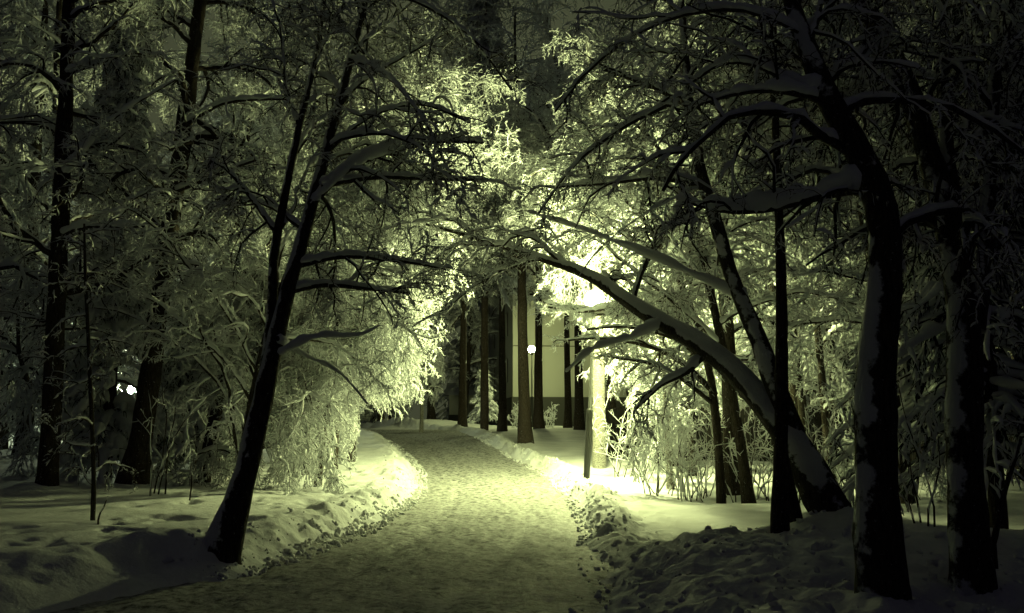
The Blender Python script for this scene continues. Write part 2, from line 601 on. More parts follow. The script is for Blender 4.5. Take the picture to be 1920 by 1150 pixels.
def lumpy_trunk(acc, P, R, k=20):
    V, Q = tubes(P[None], R[None], k)
    c = np.repeat(P, k, axis=0)
    d = V - c
    nz = vnoise(V[:, 2] * 1.0 + V[:, 0] * 2, V[:, 0] * 3 + V[:, 1] * 3, 0.25, 31) * 0.22 + vnoise(V[:, 2], V[:, 0] * 4 + V[:, 1] * 3, 0.08, 32) * 0.12
    acc.add(c + d * (1 + nz)[:, None], Q)


PRESET = {
    # k1, L1, ang1, g1 | k2,L2,g2 | k3,L3,g3 | k4,L4,g4
    'arch': dict(k1=18, L1=3.6, a1=(30, 65), g1=0.13, k2=9, L2=1.5, g2=0.14, k3=9, L3=0.62, g3=0.20, k4=6, L4=0.19, g4=0.2, s=(0.050, 0.027, 0.0145, 0.0105)),
    'weep': dict(k1=20, L1=2.6, a1=(40, 75), g1=0.20, k2=9, L2=1.5, g2=0.42, k3=9, L3=0.62, g3=0.55, k4=8, L4=0.15, g4=0.25, s=(0.050, 0.027, 0.0155, 0.011)),
    'sparse': dict(k1=16, L1=2.0, a1=(55, 95), g1=0.06, k2=7, L2=0.9, g2=0.12, k3=7, L3=0.4, g3=0.2, k4=3, L4=0.18, g4=0.2, s=(0.036, 0.021, 0.013, 0.010)),
    'bush': dict(k1=16, L1=1.0, a1=(15, 45), g1=0.02, k2=5, L2=0.5, g2=0.08, k3=4, L3=0.25, g3=0.12, k4=0, L4=0, g4=0, s=(0.02, 0.016, 0.013, 0.012)),
}


def crown(limbs, ps, o, name, treeroot, off, tacc, sacc, cull=True, limb_snow=None, sc=1.0, dens=1.0, matc=None, cov=0.95):
    """limbs: list of (P (N,n,3), R (N,n)); grows twigs on them, adds limb tubes to tacc and snow to sacc"""
    c = PRESET[ps]
    tw = Acc()
    cull0 = cull
    for li, lm in enumerate(limbs):
        P1, R1 = lm[:2]
        cull = cull0 and len(lm) == 2
        q = lm[2] if len(lm) > 2 else 1.0
        qd = 2.4 if q < .5 else 1.0  # boughs close to the lamp, thickened to block its light
        if cull:
            m = keep(P1[:, ::2]); P1 = P1[m]; R1 = R1[m]
        if len(P1) == 0: continue
        tacc.tube(P1 - off, R1, 7)
        ls = limb_snow if limb_snow is not None else c['s'][0] * sc
        snow_on(sacc, P1 - off, R1, np.full(len(P1), .075 if q < .5 else ls), 8, 1.0, 0.3, sub=2)
        P2, R2 = grow(P1, R1, max(1, int(c['k2'] * dens * qd)), 7, c['L2'] * sc * q, (25, 85), c['g2'], 0.22, t0=0.12, rmin=0.011, flat=.8)
        if not cull:
            m = clear_lamp(P2); P2 = P2[m]; R2 = R2[m]
        if cull:
            m = keep(P2[:, ::2]); P2 = P2[m]; R2 = R2[m]
        tw.tube(P2 - off, R2, 5)
        snow_on(sacc, P2 - off, R2, c['s'][1] * sc * rng.uniform(.6, 1.5, len(P2)), 6, min(1, cov + .15), 0.35, sub=1)
        P3, R3 = grow(P2, R2, max(1, int(c['k3'] * dens)), 5, c['L3'] * sc * q ** .5, (25, 95), c['g3'], 0.24, t0=0.1, rmin=0.006, flat=1)
        if not cull:
            m = clear_lamp(P3); P3 = P3[m]; R3 = R3[m]
        if cull:
            m = keep(P3[:, ::2]); P3 = P3[m]; R3 = R3[m]
        tw.tube(P3 - off, R3, 3)
        snow_on(sacc, P3 - off, R3, c['s'][2] * sc ** .5 * rng.uniform(.5, 1.5, len(P3)), 5, cov, 0.4, hmin=.45)
        if c['k4']:
            P4, R4 = grow(P3, R3, c['k4'], 4, c['L4'] * sc, (35, 95), c['g4'], 0.28, t0=0.2, rmin=0.005, flat=1)
            if not cull:
                m = clear_lamp(P4); P4 = P4[m]; R4 = R4[m]
            if cull:
                m = keep(P4[:, ::3]); P4 = P4[m]; R4 = R4[m]
            if cov < .9: tw.tube(P4 - off, R4, 3)
            snow_on(sacc, P4 - off, R4, c['s'][3] * sc ** .5 * rng.uniform(.55, 1.4, len(P4)), 4, cov, 0.35, hmin=.6)
    m = tw.mesh('crown')
    if m: link('crown', m, matc or M_TWIG, treeroot)
    m = sacc.mesh('snow')
    if m: link('snow', m, M_TWIGSNOW, treeroot)


def limb_px(pts, n=16):
    P, R = trunk_poly(pts, n)
    return P[None], R[None]


def tree(name, label, cat, stems, ps, limbs=(), auto=None, bk=None, group=None, free=(), cull=True, limb_snow=None, sc=1.0, dens=1.0, k=20, t0=0.35, expl_snow=0.07, pref=None):
    """stems: pixel polylines of trunk and co-stems; limbs: explicit pixel limbs"""
    S = [trunk_poly(s, 46) for s in stems]
    base = S[0][0][0].copy()
    loc = np.array([base[0], base[1], gz(base[0], base[1]) - 0.02])
    # root the trunk below the snow
    P0, R0 = S[0]
    P0 = np.vstack([[base[0], base[1], loc[2] - 0.35], P0]); R0 = np.r_[R0[0] * 1.1, R0]
    S[0] = (P0, R0)
    o = root(name, label, cat, loc, group)
    ta, sa = Acc(), Acc()
    for P, R in S: lumpy_trunk(ta, P - loc, R, k)
    c = PRESET[ps]
    L = []
    for l in limbs:
        q = expl_snow
        if isinstance(l, tuple): q, l = l
        P, R = limb_px(l)
        L.append((P, R, q))
    E = Acc()
    crown_limbs = []
    for P, R, q in L:
        snow_on(sa, P - loc, R, np.full(1, q), 10, 1.0, 0.28, sub=3)
        crown_limbs.append((P, R))
    for l in free:
        q = 1.0
        if isinstance(l, tuple): q, l = l
        P, R = limb_px(l)
        crown_limbs.append((P, R, q))
    for si, (P, R) in enumerate(S):
        kk = (auto[si] if isinstance(auto, (list, tuple)) else auto) if auto is not None else c['k1']
        if kk:
            P1, R1 = grow(P[None], R[None], kk, 11, c['L1'] * sc, c['a1'], c['g1'], 0.17, t0=t0, t1=0.98, rf=0.42, flat=.4, rmin=.012, pref=pref, lfall=.4, up=.1)
            crown_limbs.append((P1, R1))
    crown(crown_limbs, ps, o, name, o, loc, ta, sa, cull, limb_snow, sc, dens, cov=.62 if base[1] < 13 else .95)
    link('trunk', ta.mesh('trunk'), bk or M_BARK, o)
    return o


def free_tree(name, label, cat, x, y, H, r, ps, lean=(0, 0), bend=0.0, k1=None, sc=1.0, bk=None, group=None, cull=True, t0=0.25, dens=1.0, forks=0, zoff=0.0):
    """a tree built where it stands, trunk curved by lean and bend"""
    z = gz(x, y) - .05
    o = root(name, label, cat, (x, y, z), group)
    loc = np.array([x, y, z])
    n = 30
    t = np.linspace(0, 1, n)
    P = np.zeros((n, 3))
    P[:, 0] = lean[0] * H * (t + bend * t ** 2.2)
    P[:, 1] = lean[1] * H * (t + bend * t ** 2.2)
    P[:, 2] = H * (t - 0.30 * bend * t ** 3)
    ph = rng.rand() * 6
    P[:, 0] += 0.08 * np.sin(t * 9 + ph) * t; P[:, 1] += 0.08 * np.cos(t * 7 + ph) * t
    P += loc
    R = r * (1 - 0.85 * t) + r * 0.35 * np.exp(-t * 40)
    P = np.vstack([P[0] - [0, 0, .4], P]); R = np.r_[R[0] * 1.1, R]
    ta, sa = Acc(), Acc()
    lumpy_trunk(ta, P - loc, R, 14)
    stems = [(P, R)]
    c = PRESET[ps]
    for f in range(forks):
        Pf, Rf = grow(P[None], R[None], 1, 20, H * 0.7, (14, 28), -0.01, 0.05, t0=0.12, t1=0.35, rf=.7, flat=.3, lfall=0)
        lumpy_trunk(ta, Pf[0] - loc, Rf[0], 10)
        stems.append((Pf[0], Rf[0]))
    LL = []
    for P, R in stems:
        LL.append(grow(P[None], R[None], k1 or c['k1'], 11, c['L1'] * sc, c['a1'], c['g1'], 0.17, t0=t0, t1=0.99, rf=0.42, flat=.4, rmin=.012, lfall=.45, up=.1))
    crown(LL, ps, o, name, o, loc, ta, sa, cull, None, sc, dens)
    link('trunk', ta.mesh('trunk'), bk or M_BARK, o)
    return o


def spruce(name, label, cat, x, y, H, Rb, group=None, cull=True, snowy=1.0, zlow=0.4, whorls=26, per=9, rt=None):
    """a spruce with drooping snow-laden boughs"""
    z = gz(x, y) - .05
    loc = np.array([x, y, z])
    o = root(name, label, cat, loc, group)
    ta, sa, ca = Acc(), Acc(), Acc()
    n = 24
    t = np.linspace(0, 1, n)
    P = np.zeros((n, 3)); P[:, 2] = t * H - 0.3 * (t < .01)
    R = (rt or 0.16 * (H / 12)) * (1 - .93 * t)
    lumpy_trunk(ta, P, R, 12)
    P1l = []
    for w in range(whorls):
        tt = (w + .5) / whorls
        zz = zlow + (H - zlow) * tt ** 1.05
        Lb = Rb * (1 - tt) ** 0.8 * 1.0 + 0.15
        for j in range(per):
            a = rng.rand() * 2 * np.pi
            nn = 9
            s = np.linspace(0, 1, nn) * Lb * rng.uniform(.7, 1.15)
            dz = 0.12 * s - (0.42 + .25 * (1 - tt)) * s ** 1.6 / (Lb ** .6)
            l = np.stack([np.cos(a) * s, np.sin(a) * s, zz + rng.uniform(-.15, .15) + dz], 1)
            P1l.append(l)
    P1 = np.array(P1l) + loc
    R1 = np.repeat(np.linspace(0.022, 0.006, 9)[None], len(P1), 0)
    if cull:
        m = keep(P1[:, ::2]); P1 = P1[m]; R1 = R1[m]
    ta.tube(P1 - loc, R1, 4)
    snow_on(sa, P1 - loc, R1, 0.075 * snowy * rng.uniform(.5, 1.4, len(P1)), 7, .95, .45, hmin=.5)
    P2, R2 = grow(P1, R1, 9, 5, 0.55 * Rb / 2, (45, 75), 0.34, 0.12, t0=.1, rmin=.006, flat=.15)
    if cull:
        m = keep(P2[:, ::2]); P2 = P2[m]; R2 = R2[m]
    ca.tube(P2 - loc, R2 * 3.2, 4)
    snow_on(sa, P2 - loc, R2, 0.040 * snowy * rng.uniform(.5, 1.5, len(P2)), 5, .9, .5, hmin=.5)
    P3, R3 = grow(P2, R2, 4, 3, 0.28, (30, 60), 0.5, 0.2, t0=.1, rmin=.006, flat=.4)
    if cull:
        m = keep(P3[:, ::2]); P3 = P3[m]; R3 = R3[m]
    ca.tube(P3 - loc, R3 * 2.2, 3)
    snow_on(sa, P3 - loc, R3, 0.022 * rng.uniform(.5, 1.4, len(P3)), 4, .8, .4, hmin=.5)
    link('trunk', ta.mesh('trunk'), M_PINE, o)
    link('crown', ca.mesh('crown'), M_NEEDLE, o)
    link('snow', sa.mesh('snow'), M_TWIGSNOW, o)
    return o


def copy_tree(src, x, y, rz, s, label, group):
    r = src.copy(); COL.objects.link(r)
    r.location = (x, y, gz(x, y) - .05 * s)
    r.rotation_euler = (0, 0, rz)
    r.scale = (s, s, s)
    r['label'] = label
    r['group'] = group
    for ch in list(src.children):
        c = ch.copy(); COL.objects.link(c); c.parent = r
    return r


def sticks(name, label, cat, x, y, H, n, spread=0.35, r=0.012, snow=0.014, group=None, k2=5):
    """leafless shrub of upright frosted stems"""
    z = gz(x, y) - .03
    loc = np.array([x, y, z])
    o = root(name, label, cat, loc, group)
    sa, ta = Acc(), Acc()
    b = np.zeros((1, 2, 3)); b[0, 1, 2] = 0.05
    b += loc
    P1, R1 = grow(b, np.full((1, 2), r / .8), n, 8, H, (2, 30), -0.02, 0.14, t0=0, t1=.9, rf=.8, flat=1, lfall=0)
    off = rng.randn(n, 1, 3) * np.array([spread * .5, spread * .5, 0])
    P1 = P1 + off
    ta.tube(P1 - loc, R1, 5)
    snow_on(sa, P1 - loc, R1, snow * rng.uniform(.7, 1.4, n), 6, 1, .35, hmin=.75, sub=2)
    if k2 == 0:
        link('stems', ta.mesh('stems'), M_TWIG, o)
        link('snow', sa.mesh('snow'), M_TWIGSNOW, o)
        return o
    P2, R2 = grow(P1, R1, k2, 5, H * .35, (25, 60), -0.02, .2, t0=.3, rmin=.004, flat=1, lfall=.3)
    ta.tube(P2 - loc, R2, 4)
    snow_on(sa, P2 - loc, R2, snow * .85 * rng.uniform(.7, 1.4, len(P2)), 5, 1, .35, hmin=.75)
    P3, R3 = grow(P2, R2, 3, 4, H * .14, (30, 70), 0.02, .25, t0=.2, rmin=.003, flat=1)
    snow_on(sa, P3 - loc, R3, snow * .7 * rng.uniform(.7, 1.4, len(P3)), 4, 1, .3, hmin=.8)
    link('stems', ta.mesh('stems'), M_TWIG, o)
    link('snow', sa.mesh('snow'), M_TWIGSNOW, o)
    return o


# --- foreground trunks
tree('pine_tree', 'straight black pine trunk standing farthest left', 'tree',
     [[(86, 925, 15, 21), (92, 880, 15, 18), (100, 700, 15.1, 17), (112, 450, 15.2, 16), (120, 250, 15.3, 14), (130, 0, 15.6, 11), (134, -350, 16, 7)]],
     'sparse', auto=24, bk=M_PINE, t0=.22, sc=1.1,
     limbs=[[(112, 445, 15.2, 4), (150, 425, 15, 3.4), (200, 425, 14.8, 3), (270, 425, 14.6, 2)],
            [(118, 330, 15.2, 4), (170, 265, 15, 3), (220, 215, 14.8, 2), (330, 150, 14.5, 1.5)],
            [(125, 140, 15.2, 4), (180, 120, 15, 3), (250, 100, 14.6, 2)]])
tree('pine_tree', 'thick dark trunk with flared foot, second from the left', 'tree',
     [[(248, 905, 16, 30), (256, 880, 16, 22), (274, 760, 16, 19), (296, 600, 16, 18), (312, 470, 16, 17), (338, 300, 16.2, 16), (362, 100, 16.4, 13), (384, -60, 16.6, 11), (410, -350, 17, 7)]],
     'sparse', auto=24, bk=M_PINE, t0=.3, sc=1.25,
     limbs=[[(345, 235, 16, 4), (420, 190, 15.6, 3), (520, 185, 15.2, 2.5), (600, 190, 15, 2)],
            [(330, 360, 16, 4), (400, 330, 15.6, 3), (480, 300, 15.2, 2.5)]])
tree('leaning_tree', 'leaning forked tree with broad snowy foot on the left bank', 'tree',
     [[(412, 1040, 10, 40), (424, 1000, 10, 33), (438, 960, 10, 27), (452, 920, 10, 24), (464, 870, 10, 21), (487, 780, 10, 19), (506, 680, 10, 16), (535, 560, 10, 15), (575, 420, 10.1, 12), (612, 280, 10.3, 10), (650, 140, 10.5, 8), (690, -20, 10.7, 6), (720, -200, 11, 4)],
      [(470, 860, 9.95, 15), (492, 740, 10.05, 12), (510, 600, 10.1, 10), (512, 480, 10.2, 9), (535, 360, 10.2, 8), (560, 240, 10.3, 7), (592, 110, 10.5, 6), (612, -40, 10.7, 5)]],
     'arch', auto=[13, 7], bk=M_BARKS, t0=.42, sc=.75, dens=.8, expl_snow=.04,
     limbs=[[(540, 548, 10, 6), (600, 532, 10.2, 5), (700, 542, 10.6, 4), (768, 550, 10.8, 3)],
            [(552, 500, 10, 6), (640, 478, 10.3, 5), (760, 490, 10.8, 3.5), (835, 505, 11.2, 2)],
            [(522, 668, 9.9, 5), (590, 632, 9.9, 4), (675, 634, 10.2, 3), (712, 612, 10.4, 2)],
            (.08, [(585, 385, 10.1, 7), (640, 320, 10.2, 6), (720, 285, 10.6, 5), (830, 262, 11, 4), (905, 268, 11.4, 3)]),
            [(600, 350, 10.1, 6), (700, 330, 10.5, 5), (790, 335, 11, 4), (915, 338, 11.6, 3)],
            [(520, 440, 10.2, 5), (470, 370, 10.1, 4), (420, 310, 10, 3), (390, 300, 9.9, 2)],
            [(640, 190, 10.4, 5), (680, 150, 10.5, 4), (750, 110, 10.8, 3), (840, 60, 11, 2)],
            [(520, 640, 9.9, 4), (560, 665, 10.2, 3.5), (640, 700, 10.6, 3), (690, 760, 10.8, 2)],
            (.03, [(655, 110, 10.4, 4), (730, 140, 10.2, 3), (800, 230, 10, 2.5), (850, 340, 10, 2)]),
            (.03, [(690, -20, 10.6, 4), (780, 0, 10.6, 3), (880, 60, 10.8, 2.5), (960, 170, 11, 2)]),
            (.03, [(610, 290, 10.3, 4), (690, 215, 10.3, 3), (790, 190, 10.6, 2.5), (880, 230, 11, 2)])])
tree('arching_tree', 'big tree arching left over the path past the lamp', 'tree',
     [[(1590, 1020, 10.8, 44), (1556, 960, 10.8, 38), (1510, 870, 11, 32), (1450, 775, 11.4, 27), (1380, 695, 11.8, 23), (1310, 640, 12.2, 20), (1235, 600, 12.6, 17), (1175, 562, 13, 14), (1105, 512, 13.6, 11), (1010, 482, 14.2, 8), (910, 450, 15, 6), (800, 420, 15.5, 3)],
      [(1505, 865, 11.1, 24), (1460, 740, 11.3, 20), (1425, 640, 11.5, 17), (1378, 540, 11.8, 15), (1345, 430, 12, 13), (1312, 320, 12.2, 11), (1290, 180, 12.4, 9), (1278, 20, 12.8, 7), (1270, -150, 13, 4)]],
     'arch', auto=[12, 12], bk=M_BARKS, t0=.45, sc=.85, dens=.85, expl_snow=.065,
     limbs=[[(1400, 570, 11.7, 11), (1340, 540, 12, 10), (1230, 490, 12.4, 8), (1110, 440, 13, 6), (990, 400, 13.6, 4)],
            [(1250, 608, 12.5, 7), (1180, 640, 12.6, 5), (1110, 655, 12.8, 3.5), (1060, 700, 13, 2)],
            [(1330, 655, 12.1, 7), (1290, 700, 12.2, 5), (1240, 720, 12.4, 4), (1190, 770, 12.6, 2)],
            [(1320, 350, 12.2, 8), (1240, 330, 12.4, 6), (1130, 345, 12.8, 4), (1050, 350, 13.2, 3)],
            [(1295, 200, 12.4, 7), (1220, 160, 12.6, 5), (1130, 130, 13, 3)],
            (.03, [(1290, 180, 12.4, 5), (1180, 230, 12.2, 4), (1080, 300, 12, 3), (1010, 400, 12, 2)]),
            (.03, [(1320, 350, 12.2, 5), (1210, 400, 12, 4), (1120, 470, 12, 3), (1085, 520, 12, 2)])])
tree('slim_tree', 'slim upright black trunk with a second stem, crossing the arching tree', 'tree',
     [[(1462, 975, 10.2, 17), (1464, 860, 10.2, 14), (1466, 700, 10.2, 12), (1466, 560, 10.2, 10), (1460, 380, 10.3, 8), (1453, 200, 10.4, 7), (1450, 0, 10.6, 5), (1448, -150, 10.8, 4)],
      [(1495, 985, 10.6, 12), (1482, 920, 10.5, 11), (1468, 860, 10.3, 10), (1466, 800, 10.2, 8)]],
     'arch', auto=[10, 0], t0=.45, sc=.6, dens=.8)
tree('snowy_tree', 'thick nearest trunk on the right with a wide snow patch at mid height', 'tree',
     [[(1660, 1170, 6.7, 52), (1652, 1060, 6.7, 44), (1645, 930, 6.7, 41), (1640, 800, 6.7, 39), (1646, 650, 6.7, 34), (1662, 520, 6.7, 31), (1662, 430, 6.7, 29), (1640, 345, 6.8, 28), (1598, 262, 6.8, 26), (1552, 190, 6.9, 23), (1520, 105, 7, 20), (1492, 30, 7.1, 17), (1455, -90, 7.2, 13)]],
     'arch', auto=9, bk=M_BARKS, t0=.5, sc=.7, dens=.7, expl_snow=.05,
     limbs=[[(1550, 192, 6.9, 9), (1490, 172, 6.9, 7), (1420, 168, 7, 6), (1350, 182, 7.2, 4), (1292, 205, 7.4, 3)],
            [(1535, 175, 6.9, 8), (1470, 148, 7, 6), (1410, 116, 7.2, 5), (1350, 116, 7.4, 4), (1290, 160, 7.6, 3)],
            [(1512, 95, 7, 8), (1532, 40, 7, 6), (1545, -30, 7.1, 5)],
            (.03, [(1500, 60, 7, 6), (1400, 10, 7.2, 5), (1250, 30, 7.5, 4), (1120, 110, 8, 3), (1040, 210, 8.4, 2)]),
            (.09, [(1640, 352, 6.8, 10), (1560, 362, 6.9, 9), (1490, 382, 7, 8), (1420, 398, 7.1, 7), (1340, 396, 7.3, 5), (1270, 372, 7.5, 3)])])
tree('bent_tree', 'thick dark trunk farthest right, bending left at the top', 'tree',
     [[(1825, 1160, 7.4, 44), (1822, 1050, 7.4, 37), (1812, 930, 7.4, 34), (1806, 800, 7.4, 33), (1812, 660, 7.4, 31), (1798, 520, 7.5, 27), (1768, 380, 7.6, 24), (1728, 240, 7.7, 21), (1682, 115, 7.8, 19), (1612, 5, 8, 17), (1560, -80, 8.1, 14)],
      [(1815, 600, 7.45, 20), (1792, 430, 7.7, 15), (1775, 280, 7.8, 13), (1765, 120, 7.9, 11), (1760, -80, 8, 8)],
      [(1830, 620, 7.5, 18), (1848, 450, 7.6, 15), (1858, 250, 7.7, 13), (1868, 80, 7.8, 11), (1872, -80, 7.9, 8)]],
     'weep', auto=[8, 8, 12], bk=M_BARKS, t0=.45, sc=.7, dens=.7)

# heavy snow-laden bough of the nearest right-hand tree is its own limb with thick snow
# --- pines round the end of the path
PN = [(867, 807, 46.5, 8, 'black pine trunk at the path end, leftmost of the row before the house'),
      (942, 812, 43, 8, 'dark pine trunk directly left of the house corner'),
      (985, 836, 34.5, 12, 'nearest and thickest pine trunk in front of the pale house'),
      (1010, 806, 44, 9, 'dark pine trunk just right of the far lamp'),
      (1065, 806, 46, 7, 'thin pine trunk in front of the right half of the pale wall'),
      (1086, 808, 43, 9, 'dark pine trunk at the right end of the pale wall')]
for px, py, D, r, lab in PN:
    p = at(px, py, D)
    free_tree('pine_tree', lab, 'tree', p[0], p[1], 15 + rng.rand() * 2, r * D / F, 'sparse', lean=(0.0 if px != 985 else -.02, 0), k1=22, sc=1.3, bk=M_PINE, t0=0.40, dens=.9)

p = at(790, 814, 44)
free_tree('snowy_tree', 'thin frost-white young tree standing at the far bend of the path', 'tree', p[0], p[1], 6, .11, 'weep', k1=20, t0=.3, sc=.9, bk=M_BIRCH)
# --- birches either side of the lamp
tree('birch_tree', 'white-barked birch lit brightly just right of the lamp post', 'tree',
     [[(1124, 890, 24.5, 13), (1123, 780, 24.5, 12), (1122, 640, 24.5, 11), (1118, 480, 24.5, 9), (1112, 300, 24.5, 7), (1104, 80, 24.5, 4)]],
     'weep', auto=26, bk=M_BIRCH, t0=.22, sc=.95)
tree('snowy_tree', 'tree with low boughs added just under the lamp to shade the near path', 'tree',
     [[(1352, 930, 17.6, 9), (1346, 820, 17.6, 8), (1332, 700, 17.6, 7), (1306, 600, 17.7, 6), (1262, 500, 17.8, 5), (1200, 400, 18, 4), (1110, 320, 18.2, 2)]],
     'arch', auto=12, t0=.45, sc=.7,  # its free boughs are added to shade the near path from the lamp
     free=[(0.30, [(1296, 590, 18, 5), (1240, 560, 18.8, 4), (1175, 562, 19.5, 4), (1140, 576, 19.9, 3.5), (1098, 584, 20.1, 3), (1062, 577, 20.2, 3), (1028, 576, 20.3, 2)]),
           (0.34, [(1290, 605, 18, 5), (1225, 590, 18.9, 4), (1165, 576, 19.6, 4), (1120, 582, 19.9, 3.5), (1096, 585, 20.0, 3), (1084, 586, 20, 2)]),
           (0.34, [(1290, 600, 18, 5), (1225, 575, 18.9, 4), (1165, 572, 19.6, 4), (1120, 582, 19.9, 3.5), (1085, 588, 20.2, 3), (1045, 572, 20.3, 3), (1018, 566, 20.3, 2)]),
           (0.34, [(1300, 630, 18, 5), (1235, 600, 18.6, 4), (1170, 588, 19.5, 4), (1135, 588, 20.0, 3.5), (1108, 591, 20.2, 3), (1092, 594, 20.3, 2)]),
           [(1338, 735, 17.6, 6), (1270, 668, 17.8, 5), (1190, 640, 18, 4), (1110, 632, 18.2, 3), (1052, 640, 18.4, 2)],
           [(1328, 680, 17.6, 5), (1260, 630, 17.8, 4), (1170, 610, 18, 3), (1100, 618, 18.2, 2)],
           [(1340, 760, 17.6, 5), (1280, 710, 17.4, 4), (1220, 680, 17.2, 3), (1130, 668, 17.0, 2)]])
p = at(1374, 925, 18.8)
free_tree('birch_tree', 'thick bare lower trunk of a birch behind the arching tree, by the fence', 'tree', p[0], p[1], 12, .19, 'weep', lean=(.0, .01), bk=M_BARK, t0=.24, k1=26, sc=1.0)
p = at(1258, 915, 20)
free_tree('birch_tree', 'slender birch with hanging frosted twigs between the two birches right of the lamp', 'tree', p[0], p[1], 8, .075, 'weep', lean=(-.04, -.01), bend=.8, bk=M_BIRCH, t0=.15, k1=24, sc=.85)
p = at(1300, 900, 23)
free_tree('birch_tree', 'frosted birch behind the shrubs by the dark fence', 'tree', p[0], p[1], 9, .09, 'weep', lean=(-.05, -.02), bend=.6, t0=.15, k1=24, sc=1)
p = at(1560, 900, 20)
free_tree('birch_tree', 'frosted birch behind the foot of the arching tree', 'tree', p[0], p[1], 10, .10, 'weep', lean=(-.05, 0), bend=.5, t0=.15, k1=24, sc=1)
p = at(1700, 900, 17)
free_tree('birch_tree', 'frosted tree seen between the two thick right-hand trunks', 'tree', p[0], p[1], 11, .12, 'arch', lean=(-.08, 0), bend=.5, t0=.2, k1=20, sc=1)

# --- trees left of the path whose hanging twigs catch the lamp
LT = [(-3.9, 18.6, 6.5, .07, (.06, 0), 1.2, 'weep', 'short weeping tree with twigs trailing onto the snow left of the path'),
      (-5.2, 18.0, 6, .07, (.03, 0), 1.0, 'weep', 'short weeping tree right behind the leaning forked tree'),
      (-4.3, 22.4, 6, .07, (.04, 0), 1.0, 'weep', 'low weeping tree behind the lit bank at the left path edge'),
      (-4.3, 24.5, 9, .10, (.10, -.02), 1.0, 'weep', 'weeping birch hanging brightest frosted twigs over the left path edge'),
      (-4.6, 20.5, 8, .09, (.05, 0), 1.0, 'weep', 'low weeping tree with twigs down to the lit left bank'),
      (-5.6, 27.5, 10, .11, (.06, 0), .8, 'weep', 'weeping tree behind the left bank, left of the path bend'),
      (-7.2, 23.5, 10, .11, (.08, 0), .8, 'weep', 'frosted tree rising behind the leaning forked tree'),
      (-5.9, 33, 11, .12, (.09, 0), .8, 'weep', 'tall frosted tree by the left path edge beyond the lamp'),
      (-6.4, 37, 12, .12, (.06, 0), .6, 'weep', 'frosted birch at the inner bend of the path'),
      (-4.6, 15.5, 9, .08, (.10, .05), 1.2, 'arch', 'snow-laden tree bowing over the left of the path above the lit bank')]
for x, y, H, r, ln, bd, ps, lab in LT:
    free_tree('birch_tree', lab, 'tree', x, y, H, r, ps, lean=ln, bend=bd, t0=.09, k1=28)

# --- arching canopy trees on both sides
CT = [(-6.2, 18.5, 12.5, .13, (.14, .03), 1.2, 'snow-laden tree arching right from behind the leaning forked tree'),
      (-5.5, 30, 14, .14, (.14, 0), 1.0, 'tall arching tree left of the lit path stretch'),
      (4.6, 25.5, 13, .15, (-.13, 0), 1.1, 'tall tree behind the lamp whose crown arches over it'),
      (5.4, 31, 14, .15, (-.13, 0), 1.0, 'tall arching tree behind the fence, right of the far pines'),
      (4.4, 17.2, 11, .11, (-.10, .03), 1.0, 'snow-laden tree between the lamp and the arching tree'),
      (7.0, 22, 13, .14, (-.10, 0), 1.0, 'tall snowy tree behind the thick birch trunk on the right'),
      (-8.5, 26, 14, .15, (.05, 0), .6, 'tall snowy tree deep in the left wood behind the second pine trunk')]
CT += [(6.6, 20.5, 11, .11, (-.05, .02), .8, 'bushy snowy tree right of the thick birch trunk by the fence'),
       (8.2, 25.5, 15, .14, (-.07, 0), .7, 'tall snowy tree standing at the fence behind the slim black trunk'),
       (-4.8, 24, 14, .12, (.10, .02), 1.1, 'tall snow-laden tree reaching its crown over the middle of the path'),
       (3.4, 29.5, 16, .14, (-.10, 0), .9, 'tall snowy tree whose crown closes the canopy over the far pines'),
       (-7.5, 40, 20, .18, (.12, 0), .7, 'very tall snowy tree at the path bend filling the upper middle'),
       (-8.5, 47, 27, .22, (.13, 0), .5, 'tallest snowy tree, its top reaching the upper middle from the left'),
       (-10, 31, 21, .17, (.10, 0), .5, 'tall snowy tree filling the upper left behind the second pine trunk'),
       (4.2, 42, 29, .20, (-.09, 0), .4, 'tallest snowy tree on the right, its top above the pale house'),
       (4.9, 36, 19, .17, (-.12, 0), .8, 'very tall snowy tree behind the far pines filling the upper middle')]
for x, y, H, r, ln, bd, lab in CT:
    free_tree('snowy_tree', lab, 'tree', x, y, H, r, 'arch', lean=ln, bend=bd, t0=.25, k1=24 if H < 22 else 34, sc=1.1 if H < 22 else 1.5)

# --- spruces
p = at(200, 880, 19)
spruce('spruce_tree', 'tall narrow spruce with lumps of snow between the two left pine trunks', 'tree', p[0], p[1], 10.5, 1.3, snowy=1.7, whorls=30, per=8)
p = at(365, 850, 20)
spruce('spruce_tree', 'small spruce with heavy hanging snow behind the leaning forked tree', 'tree', p[0], p[1], 4.2, 1.25, snowy=1.5, whorls=16, per=10)
p = at(935, 800, 53)
spruce('spruce_tree', 'small snowy spruce under the pines left of the house', 'tree', p[0] - .9, p[1], 3.2, 1.0, snowy=1.0, whorls=12, per=8, cull=False)
p = at(908, 811, 43)
spruce('spruce_tree', 'tall spruce with bare black lower trunk, second from the left before the house', 'tree', p[0], p[1], 25, 3.2, snowy=1.5, whorls=32, per=9, zlow=7.5, rt=.21)
p = at(1900, 950, 12)
spruce('spruce_tree', 'dark drooping spruce at the right edge behind the last trunk', 'tree', p[0] - .2, p[1], 9, 2.3, snowy=.8, whorls=24, per=9)

